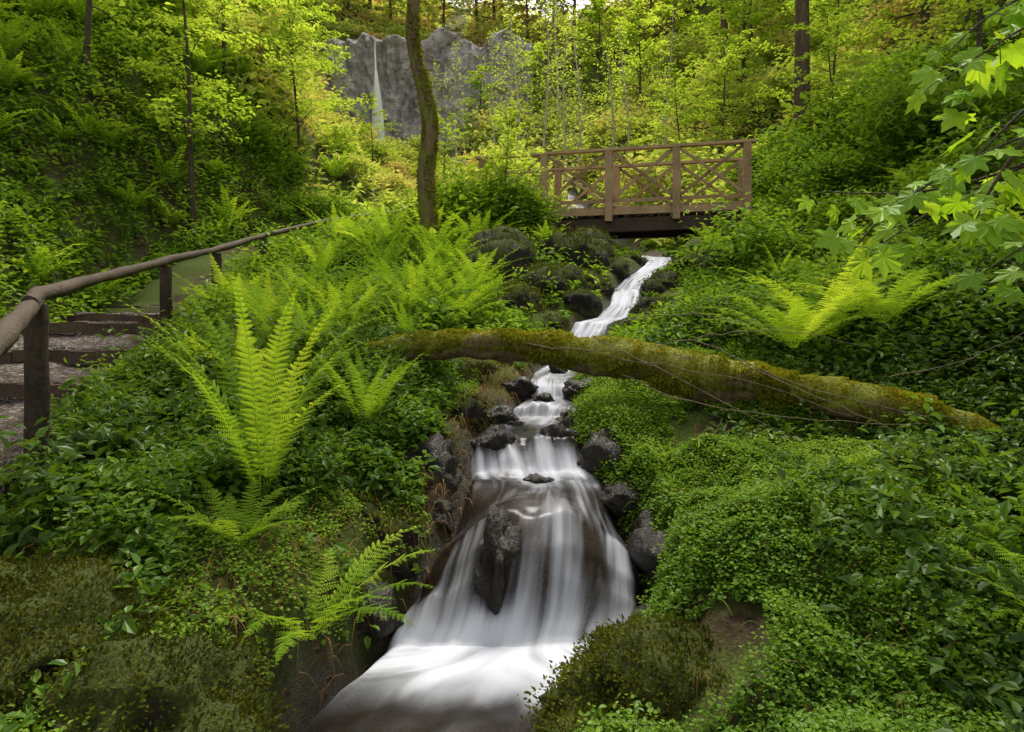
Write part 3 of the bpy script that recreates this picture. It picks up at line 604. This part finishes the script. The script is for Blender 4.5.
field('leafy_undergrowth',M_mat,10500,(-11,10),(6.5,16),(.1,.45),(.06,.13),10,'thick fresh green undergrowth covering the valley sides',
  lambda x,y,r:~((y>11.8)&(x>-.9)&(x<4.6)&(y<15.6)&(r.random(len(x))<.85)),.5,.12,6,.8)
field('leafy_undergrowth',M_farhaze,13000,(-26,26),(15,37),(.3,1.4),(.16,.30),10,'green undergrowth on the far valley slopes, coloured paler as haze',None,.5,.3,7,.45)
field('hilltop_undergrowth',M_farhaze,4500,(-24,26),(41,56),(.5,2.6),(.30,.5),10,'green bushes on the wooded hill above the cliff, coloured paler as haze',None,.5,.3,8,.35)
def blades(name,mat,n,xr,yr,Lr,droop,label,cond,seed,wd=.0035):
    r=np.random.default_rng(seed);x=r.uniform(*xr,n);y=r.uniform(*yr,n);ok=cond(x,y,r);x=x[ok];y=y[ok];n=len(x);z=H(x,y)
    az=r.random(n)*6.28;L=r.uniform(*Lr,n);o=np.stack([np.cos(az),np.sin(az),0*az],-1);Sd=np.stack([-np.sin(az),np.cos(az),0*az],-1)
    m=6;V=[]
    for k in range(m):
        s=k/(m-1);h=L*(s*1.2-droop*s*s*1.3);out=L*s*.65
        c=np.stack([x,y,z],-1)+o*out[:,None];c[:,2]+=h
        wv=wd*(1-s*.85);V+= [c-Sd*wv,c+Sd*wv]
    V=np.stack(V,1);base=np.arange(n)[:,None,None]*2*m
    F=np.array([(2*k,2*k+1,2*k+3,2*k+2) for k in range(m-1)])[None]+base
    b=B();b.add(V.reshape(-1,3),F.reshape(-1,4),np.repeat(r.random(n),2*m))
    obj(name,b.mesh(name,mat),kind='stuff',label=label,category='grass')
edge=lambda x,y,r:(np.abs(x-(sI(y,1)-sI(y,3)/2-.26))<.24)
blades('dead_fronds',M_dead,4200,(-1.6,0.2),(2.4,7),(.08,.36),1.6,'brown dead fern stalks hanging down the bank',edge,31,.0028)
blades('dead_stalks',M_dead,1500,(-3,5),(2.2,8),(.1,.4),.9,'scattered dry brown stalks among the plants',lambda x,y,r:(np.abs(x-sI(y,1))-sI(y,3)/2>.2)&(np.abs(x-pI(y,1))>.6),37,.0022)
blades('grass',M_mat,3600,(-3.2,4.6),(1.8,9),(.1,.34),.9,'scattered thin green grass blades on the banks',lambda x,y,r:(np.abs(x-sI(y,1))-sI(y,3)/2>.12)&(np.abs(x-pI(y,1))>.6)&(fbm(x*1.4,y*1.4,33)>.0),32,.003)
# ---------------------------------------------------------------- trees and shrubs
def make_tree(seed,Ht,r0,cs,spread,nl,leafL,per,lean=0.,bark=M_bark,leafm=M_tree,wob=.12,seg=10,tw=6,elv=10):
    random.seed(seed);r=np.random.default_rng(seed)
    wb=B();lb=B();n=14;s=np.linspace(0,1,n)
    ph=r.random(4)*6
    P=np.stack([lean*s**1.3*Ht*.3+wob*np.sin(s*5+ph[0])*s*Ht*.12,wob*np.sin(s*4+ph[1])*s*Ht*.12,s*Ht-.3],-1)
    rr=r0*(1-s*.82)*(1+.35*np.exp(-s*16))
    tube(wb,P,rr,seg,.5,.1)
    LPs=[];LD=[];tl=[]
    for k in range(nl):
        f=cs+(.97-cs)*(k+.5)/nl;az=k*2.4+r.normal(0,.4)
        p=np.array([np.interp(f,s,P[:,c]) for c in range(3)]);g=(f-cs)/(1-cs+1e-6)
        L=spread*(1-.65*g**1.5)*r.uniform(.65,1.1);el=R(elv+40*g+r.normal(0,9))
        m=7;pts=[p];d=np.array([math.cos(az)*math.cos(el),math.sin(az)*math.cos(el),math.sin(el)])
        for q in range(m-1):
            d=nrm(d+r.normal(0,.12,3)+np.array([0,0,-.02]));pts.append(pts[-1]+d*L/(m-1))
        pts=np.array(pts);rl=max(.008,np.interp(f,s,rr)*.38)
        tube(wb,pts,np.linspace(rl,rl*.15,m),5)
        ct=r.uniform(-.25,.25)
        for q in range(tw):
            t=(q+1.2)/(tw+.2);t=min(t,1);pp=np.array([np.interp(t,np.linspace(0,1,m),pts[:,c]) for c in range(3)])
            a2=az+(1 if q%2 else -1)*r.uniform(.4,1.2) if q<tw-1 else az
            tl_=L*.34*r.uniform(.6,1.2);e=r.normal(.05,.2);dd=np.array([math.cos(a2)*math.cos(e),math.sin(a2)*math.cos(e),math.sin(e)])
            tp=np.stack([pp,pp+dd*tl_*.5,pp+dd*tl_+[0,0,-.05*tl_]]);tube(wb,tp,[rl*.25+.002,.004,.002],3)
            if per==0: continue
            u_=r.random(per)**.8;base=pp+dd*(u_[:,None]*tl_)+r.normal(0,1,(per,3))*np.array([.16,.16,.08])*tl_
            sa=a2+r.choice([-1,1],per)*r.uniform(.3,1.4,per);pe=r.normal(-.12,.3,per)
            LPs.append(base);LD.append(np.stack([np.cos(sa)*np.cos(pe),np.sin(sa)*np.cos(pe),np.sin(pe)],-1));tl.append(np.clip(.45+ct+.25*g+r.normal(0,.14,per),0,1))
    P_=np.concatenate(LPs);D_=np.concatenate(LD);t_=np.concatenate(tl);k_=len(P_)
    L_=leafL*r.uniform(.7,1.25,k_)
    leaves(lb,P_,D_,np.array([0,0,1.])+r.normal(0,.28,(k_,3)),L_,L_*.6,t_)
    return wb.mesh('trunk',bark),lb.mesh('crown',leafm,False)
T_sap=[make_tree(s,5.2,.055,.28,1.9,20,.095,28,lean=.2) for s in(21,22,23)]
T_mid=[make_tree(s,8.5,.11,.10,3.0,26,.22,22) for s in(31,32,33)]
T_sky=[make_tree(s,8.5,.12,.12,2.9,24,.24,16,leafm=M_farhaze) for s in(35,36)]
T_tall=[make_tree(s,15,.19,.5,3.2,20,.22,22,bark=M_brown,wob=.05) for s in(41,42)]
T_pale=[make_tree(s,8,.075,.2,1.9,24,.11,3,bark=M_palebark,wob=.3,elv=40) for s in(51,52)]
T_shade=[make_tree(s,10,.16,.55,3.2,20,.16,22,leafm=M_tree) for s in(71,)]
def put_tree(x,y,tm,sc,rz,label,dz=0,name='tree',grp=None):
    e=obj(name,None,label=label,category='tree',loc=(x,y,h1(x,y)+dz),rot=(0,0,rz),scale=(sc,)*3,group=grp)
    e.empty_display_size=.2
    obj('trunk',tm[0],e);obj('crown',tm[1],e)
    return e
LS='slender young tree with layered bright spring green leaves'
LM='leafy broadleaved tree on the steep wooded slope'
LTa='tall brown-trunked woodland tree with high leafy crown'
LPa='pale-branched sparsely leaved tree on the far slope'
G1='young trees on the valley sides';G2='broadleaved trees on the wooded slopes';G3='tall woodland trees';G4='pale-branched sparse trees'
for(x,y,s) in [(-5.4,11.6,1.),(-7.0,11.2,1.05),(-6.3,15,1.),(-8.8,12.8,1.1),(-4.9,15.8,.85),(-6.0,18.5,.8),(-9.6,17,1.1),(-8.6,9.6,1.05)]:
    put_tree(x,y,T_sap[random.randrange(3)],s,random.uniform(0,6),LS,grp=G1)
for(x,y,s) in [(-13,19.5,.9),(-10,23,.8),(-15.5,26,1.),(-11.5,28,.9),(-18,30,1.1),(-13.5,34,1.1),(-10.2,34,.7),(-22,36,1.2)]:
    put_tree(x,y,T_mid[random.randrange(3)],s,random.uniform(0,6),LM,grp=G2)
for(x,y,s) in [(7.2,10.6,.8),(8.6,12.6,1.),(10,15,1.1),(5.0,20,.8),(8.6,18.5,1.),(3.6,22,.6),(9.4,9.8,.95),(6.4,21,.9),(6.3,13.2,.6),(-4.5,22,.5),(-2.4,24,.6),(-.15,12.6,.44)]:
    put_tree(x,y,T_sap[random.randrange(3)],s,random.uniform(0,6),LS,grp=G1)
for(x,y,s) in [(11.5,19,1.),(8.5,25,.8),(13.5,24,1.),(5.6,30,.65),(10.5,30,1.),(1.4,35,.6),(16,31,1.1),(4.6,36,.8),(20,34,1.2),(8.4,35,.9),(-1.6,35,.5)]:
    put_tree(x,y,T_mid[random.randrange(3)],s,random.uniform(0,6),LM,grp=G2)
for(x,y,s) in [(6.3,14.8,.95),(-12,16.5,1.),(13,16,1.),(9,29,1.)]:
    put_tree(x,y,T_tall[random.randrange(2)],s,random.uniform(0,6),LTa,grp=G3)
for(x,y,s) in [(1.2,26,.9),(2.6,27,.9),(.2,28,.9),(4.0,24,.8),(-.8,30,.8),(-3.6,31,.6),(3.2,22,.7),(1.9,24,.8),(-2.2,27,.7),(-.2,24,.7),(5.2,23,.8),(2.2,33,1.),(.2,34,.9),(-8.6,34,.6)]:
    put_tree(x,y,T_pale[random.randrange(2)],s,random.uniform(0,6),LPa,grp=G4)
for q in range(30):
    x=-24+q*1.65+random.uniform(-.6,.6);y=random.uniform(41.5,46)
    put_tree(x,y,T_sky[q%2],random.uniform(.8,1.2),random.uniform(0,6),LM,grp=G2)
for(x,y,s) in [(-5.6,.3,1.),(5.6,.6,1.)]:  # trees added out of view, crowns darken the foreground
    put_tree(x,y,T_shade[0],s,random.uniform(0,6),'unseen high-crowned tree added to shade the foreground',grp='unseen trees added for foreground shade')
# mossy trunk beside the bridge
wb=B();zb=h1(-1.5,11.6)
TP=smoothpath([(-1.36,11.6,zb-.3),(-1.42,11.6,zb+.5),(-1.46,11.6,2.5),(-1.40,11.6,3.3),(-1.52,11.6,4.0),(-1.68,11.6,4.7),(-1.66,11.6,5.5),(-1.5,11.65,6.8),(-1.4,11.7,9)],8)
tube(wb,TP,np.interp(np.linspace(0,1,len(TP)),[0,.1,.4,1],[.28,.15,.13,.09])*(1+.12*fbm(np.arange(len(TP))*.35,0*np.arange(len(TP)),3)),18,.5,.16)
mt=make_tree(61,5,.08,.1,2.2,14,.13,20)
e=obj('tree',None,label='mossy slightly bent tree trunk standing beside the footbridge',category='tree')
obj('trunk',wb.mesh('trunk',M_mossbark),e)
obj('crown',mt[1],e,loc=(-1.45,11.7,8.2));obj('limb',mt[0],e,loc=(-1.45,11.7,8.2))
nn=7000;kx=rng.integers(0,len(TP)-10,nn);an=rng.random(nn)*6.28;rr_=np.interp(kx/len(TP),[0,.1,.4,1],[.28,.15,.13,.09])
P=TP[kx]+np.stack([np.cos(an)*rr_,np.sin(an)*rr_,rng.random(nn)*.15-.08],-1)
D=np.stack([np.cos(an),np.sin(an),rng.normal(-.2,.5,nn)],-1);kp=vn(an*1.2,P[:,2]*1.6,4)>.5
b=B();leaves(b,P[kp],D[kp],rng.normal(0,1,(kp.sum(),3)),.04,.026,rng.random(kp.sum()));obj('moss',b.mesh('moss',M_tuft),e)
def make_shrub(seed,n,Rr,Hh,leafL,mat):
    r=np.random.default_rng(seed);b=B();nc=16
    for c in range(nc):
        az=r.random()*6.28;el=r.uniform(.25,1.45);q=r.uniform(.65,1.)
        c0=np.array([math.cos(az)*math.cos(el)*Rr*q,math.sin(az)*math.cos(el)*Rr*q,math.sin(el)*Hh*q])
        tube(b,np.stack([[0,0,-.1],c0*.5+[0,0,.1],c0]),[.014,.009,.003],4,.0)
        m=n//nc;P=c0+r.normal(0,1,(m,3))*np.array([Rr*.26,Rr*.26,Hh*.15]);a=r.random(m)*6.28;p=r.normal(-.1,.35,m)
        D=np.stack([np.cos(a)*np.cos(p),np.sin(a)*np.cos(p),np.sin(p)],-1);L=leafL*r.uniform(.7,1.3,m)
        leaves(b,P,D,np.array([0,0,1.])+r.normal(0,.3,(m,3)),L,L*.6,np.clip(.5+r.uniform(-.25,.25)+r.normal(0,.12,m),0,1))
    return b.mesh('shrub',mat,False)
SH=[make_shrub(s,1500,.7,.9,.08,M_shrub) for s in(1,2)]+[make_shrub(s,1300,.7,.9,.1,M_mat) for s in(3,4)]
SHF=[make_shrub(s,800,.9,1.2,.15,M_farhaze) for s in(5,6,7)]
LSH='rounded leafy shrub growing on the valley slope';GS='shrubs on the valley slopes'
def put_shrub(x,y,s,pool=SH): obj('shrub',pool[random.randrange(len(pool))],label=LSH,category='shrub',group=GS,loc=(x,y,h1(x,y)-.05),rot=(0,0,random.uniform(0,6)),scale=(s,s,s*random.uniform(.8,1.3)))
for(x,y,s) in [(4.6,9.2,.8),(5.4,8.2,.8),(4.9,10.8,.9),(5.8,10,1.1),(6.4,9.2,1.),(5.3,11.8,1.),(4.7,7.7,.5),(5.6,7.0,.6),(-.6,12.8,1.35),(-1.2,13.0,1.3),(-.1,12.7,1.1),(.2,12.9,.9),(-2.4,12.9,.8),(6.2,6.8,.7),(5.1,12.9,1.1),(5.8,12.6,1.4),(6.6,12,1.3),(5.9,13.8,1.3),(5.3,14.8,1.1)]: put_shrub(x,y,s)
cnt=0
while cnt<120:
    x=random.uniform(-18,18);y=random.uniform(9,34)
    if abs(x)/y>.8 or abs(x-float(sI(y,1)))<1.4 or (y<15.3 and abs(x-float(pI(y,1)))<1.5) or (12<y<16 and -1.4<x<5): continue
    if x<0 and y<12 and x>-4: continue
    if x<-4 and y<14 and random.random()<.7: continue
    put_shrub(x,y,random.uniform(.7,1.2)*(1+max(0,y-14)*.03)*(.6 if -.28<x/y<-.05 and y>15 else 1),SH if y<15 else SHF);cnt+=1
# ---------------------------------------------------------------- sycamore
syc=obj('sycamore_tree',None,label='sycamore tree with broad lobed leaves on low branches',category='tree',loc=(3.3,2.9,h1(3.3,2.9)))
wb=B();g=h1(3.3,2.9)
tube(wb,smoothpath([(3.3,2.9,g-.3),(3.25,2.9,g+1),(3.35,2.95,1.2),(3.3,3,3.2),(3.1,3,5)],5),np.linspace(.13,.06,21),12,.5,.1)
obj('trunk',toloc(wb.mesh('trunk',M_bark),syc),syc)
BR=[[(3.3,2.95,.9),(2.7,2.95,.95),(2.1,2.9,.75),(1.65,2.9,.5),(1.45,2.9,.3)],[(3.3,2.95,1.3),(2.7,2.9,1.4),(2.2,2.85,1.25),(1.8,2.85,1.0)],[(3.3,3.,1.6),(2.7,3.,1.6),(2.2,3.05,1.4),(1.95,3.05,1.2)],
[(3.3,2.9,.5),(2.7,2.8,.55),(2.3,2.7,.45),(1.85,2.65,.2)],[(2.7,2.95,.95),(2.3,3.1,.7),(1.9,3.2,.6),(1.5,3.3,.62)],[(2.7,2.9,1.4),(2.3,2.6,1.1),(1.95,2.6,.8),(1.75,2.6,.6)],[(2.7,3.,1.6),(2.4,3.2,1.3),(2.2,3.3,1.0)],[(2.2,2.9,.8),(2.0,2.85,.55),(1.9,2.8,.4)],[(3.3,3.1,.7),(2.7,3.3,.8),(2.2,3.4,.6),(1.8,3.4,.35)],[(2.9,2.9,.5),(2.5,2.9,.35),(2.15,2.9,.15)]]
pol=[(0,1.0),(10,.74),(20,.66),(30,.5),(42,.72),(50,.86),(60,.66),(74,.44),(92,.52),(106,.58),(122,.42),(150,.34),(172,.16)]
pol=pol+[(180,.08)]+[(360-a,r_) for a,r_ in pol[1:][::-1]]
LV=np.array([(0,0,.02)]+[(r_*math.cos(R(a)),r_*math.sin(R(a)),-.16*r_*r_+(.05 if i_%3==0 else 0)) for i_,(a,r_) in enumerate(pol)]);nv=len(pol)
LFm=np.array([(0,1+i,1+(i+1)%nv) for i in range(nv)])
wb=B();lb=B();r=np.random.default_rng(9)
for p in BR:
    sp2=smoothpath(p,5);tube(wb,sp2,np.linspace(.012,.003,len(sp2)),6,.5)
    for q in range(18):
        t=.3+.7*(q+.5)/18;c=np.array([np.interp(t,np.linspace(0,1,len(sp2)),sp2[:,k]) for k in range(3)])
        a=r.random()*6.28;pet=r.uniform(.04,.12);d=nrm(np.array([math.cos(a),math.sin(a)*.7,r.uniform(-.7,.2)]))
        lc=c+d*pet;tube(wb,np.stack([c,(c+lc)/2+[0,0,.01],lc]),.0018,4)
        sz=r.uniform(.06,.13);Dd=nrm(d+np.array([0,0,-.5]));Nn=nrm(np.array([r.normal(0,.35),-.5+r.normal(0,.35),.8]))
        S_=nrm(np.cross(Dd,Nn));U_=np.cross(S_,Dd)
        cc=lc+Dd*sz*.3
        lb.add(cc+sz*(LV[:,0:1]*Dd+LV[:,1:2]*S_+LV[:,2:3]*U_),LFm,r.uniform(.2,1))
obj('branch',toloc(wb.mesh('branch',M_bark),syc),syc);obj('crown',toloc(lb.mesh('crown',M_syc,False),syc),syc)
# ---------------------------------------------------------------- cliff + waterfall
def ycl(x,z): return 37.9-(z-8)*.03+fbm(x*.35,z*.22,51)*.7
cx=np.linspace(-13,1.2,140);cz=np.linspace(6.5,18,130);CX,CZ=np.meshgrid(cx,cz)
top=15.8+.9*fbm(CX*.6,0*CX,54)
yb=ycl(CX,CZ)+np.floor(vn(CX*1.1,CZ*.4,52)*5)/5*.8+fbm(CX*2.2,CZ*1.6,53)*.5+sst((CZ-top)/1.8)*6+1.2*sst((CX+.8)/1.6)
b=B();i=(np.arange(129)[:,None]*140+np.arange(139)[None]).ravel()
b.add(np.stack([CX.ravel(),yb.ravel(),CZ.ravel()],-1),np.stack([i,i+1,i+141,i+140],-1))
obj('cliff',b.mesh('cliff',M_cliff,False),label='pale grey fractured rock cliff at the head of the valley',category='cliff',kind='structure')
fz=np.linspace(8.0,15.2,80);fx=np.linspace(-1,1,13);FZ,FX=np.meshgrid(fz,fx,indexing='ij')
wd=np.interp(FZ,[8.,11,12.2,13.2,15.2],[.34,.30,.20,.09,.08]);cxx=-7.2-(FZ-10)*.04
XX=cxx+FX*wd;YF=36.9-(FZ-8)*.02-.1*(1-FX**2)
b=B();i=(np.arange(79)[:,None]*13+np.arange(12)[None]).ravel()
fo=np.interp(FZ,[8.,10.5,12.8,13.5,15.2],[2.6,2.8,2.6,.8,.5])-.3*np.abs(FX)**2
b.add(np.stack([XX.ravel(),YF.ravel(),FZ.ravel()],-1),np.stack([i,i+1,i+14,i+13],-1),fo.ravel())
me=b.mesh('waterfall',M_fall);a=me.attributes.new('flow','FLOAT_VECTOR','POINT');a.data.foreach_set('vector',np.stack([FX*.3,FZ*.5,0*FX],-1).reshape(-1).astype(np.float32))
obj('waterfall',me,kind='structure',label='thin white waterfall dropping down the grey cliff',category='waterfall')
# ---------------------------------------------------------------- light & camera
EL=62;AZ=8
wd_=bpy.data.worlds.new('World');scene.world=wd_;wd_.use_nodes=True;nt=wd_.node_tree
sky=nt.nodes.new('ShaderNodeTexSky');sky.sky_type='NISHITA';sky.sun_disc=False;sky.sun_elevation=R(EL);sky.sun_rotation=R(AZ)
bw=nt.nodes.new('ShaderNodeRGBToBW');nt.links.new(sky.outputs[0],bw.inputs[0])
warm=mixc(nt,1.,bw.outputs[0],(1.10,1.03,.92),'MULTIPLY')
cl=mixc(nt,.8,sky.outputs[0],warm)
bg=nt.nodes['Background'];nt.links.new(cl,bg.inputs[0]);bg.inputs[1].default_value=.42
sd=Vector((math.sin(R(AZ))*math.cos(R(EL)),math.cos(R(AZ))*math.cos(R(EL)),math.sin(R(EL))))
L=bpy.data.lights.new('sun','SUN');L.energy=5;L.angle=R(18);L.color=(1,.95,.84)
lo=bpy.data.objects.new('sun',L);COL.objects.link(lo);lo.rotation_euler=(-sd).to_track_quat('-Z','Y').to_euler();lo.location=(0,0,30)
cam=bpy.data.cameras.new('camera');cam.lens=24;cam.sensor_width=36;cam.shift_y=-46/1024;cam.clip_start=.05;cam.clip_end=400
co=bpy.data.objects.new('camera',cam);COL.objects.link(co);co.location=(0,0,0);co.rotation_euler=(R(90),0,0);scene.camera=co
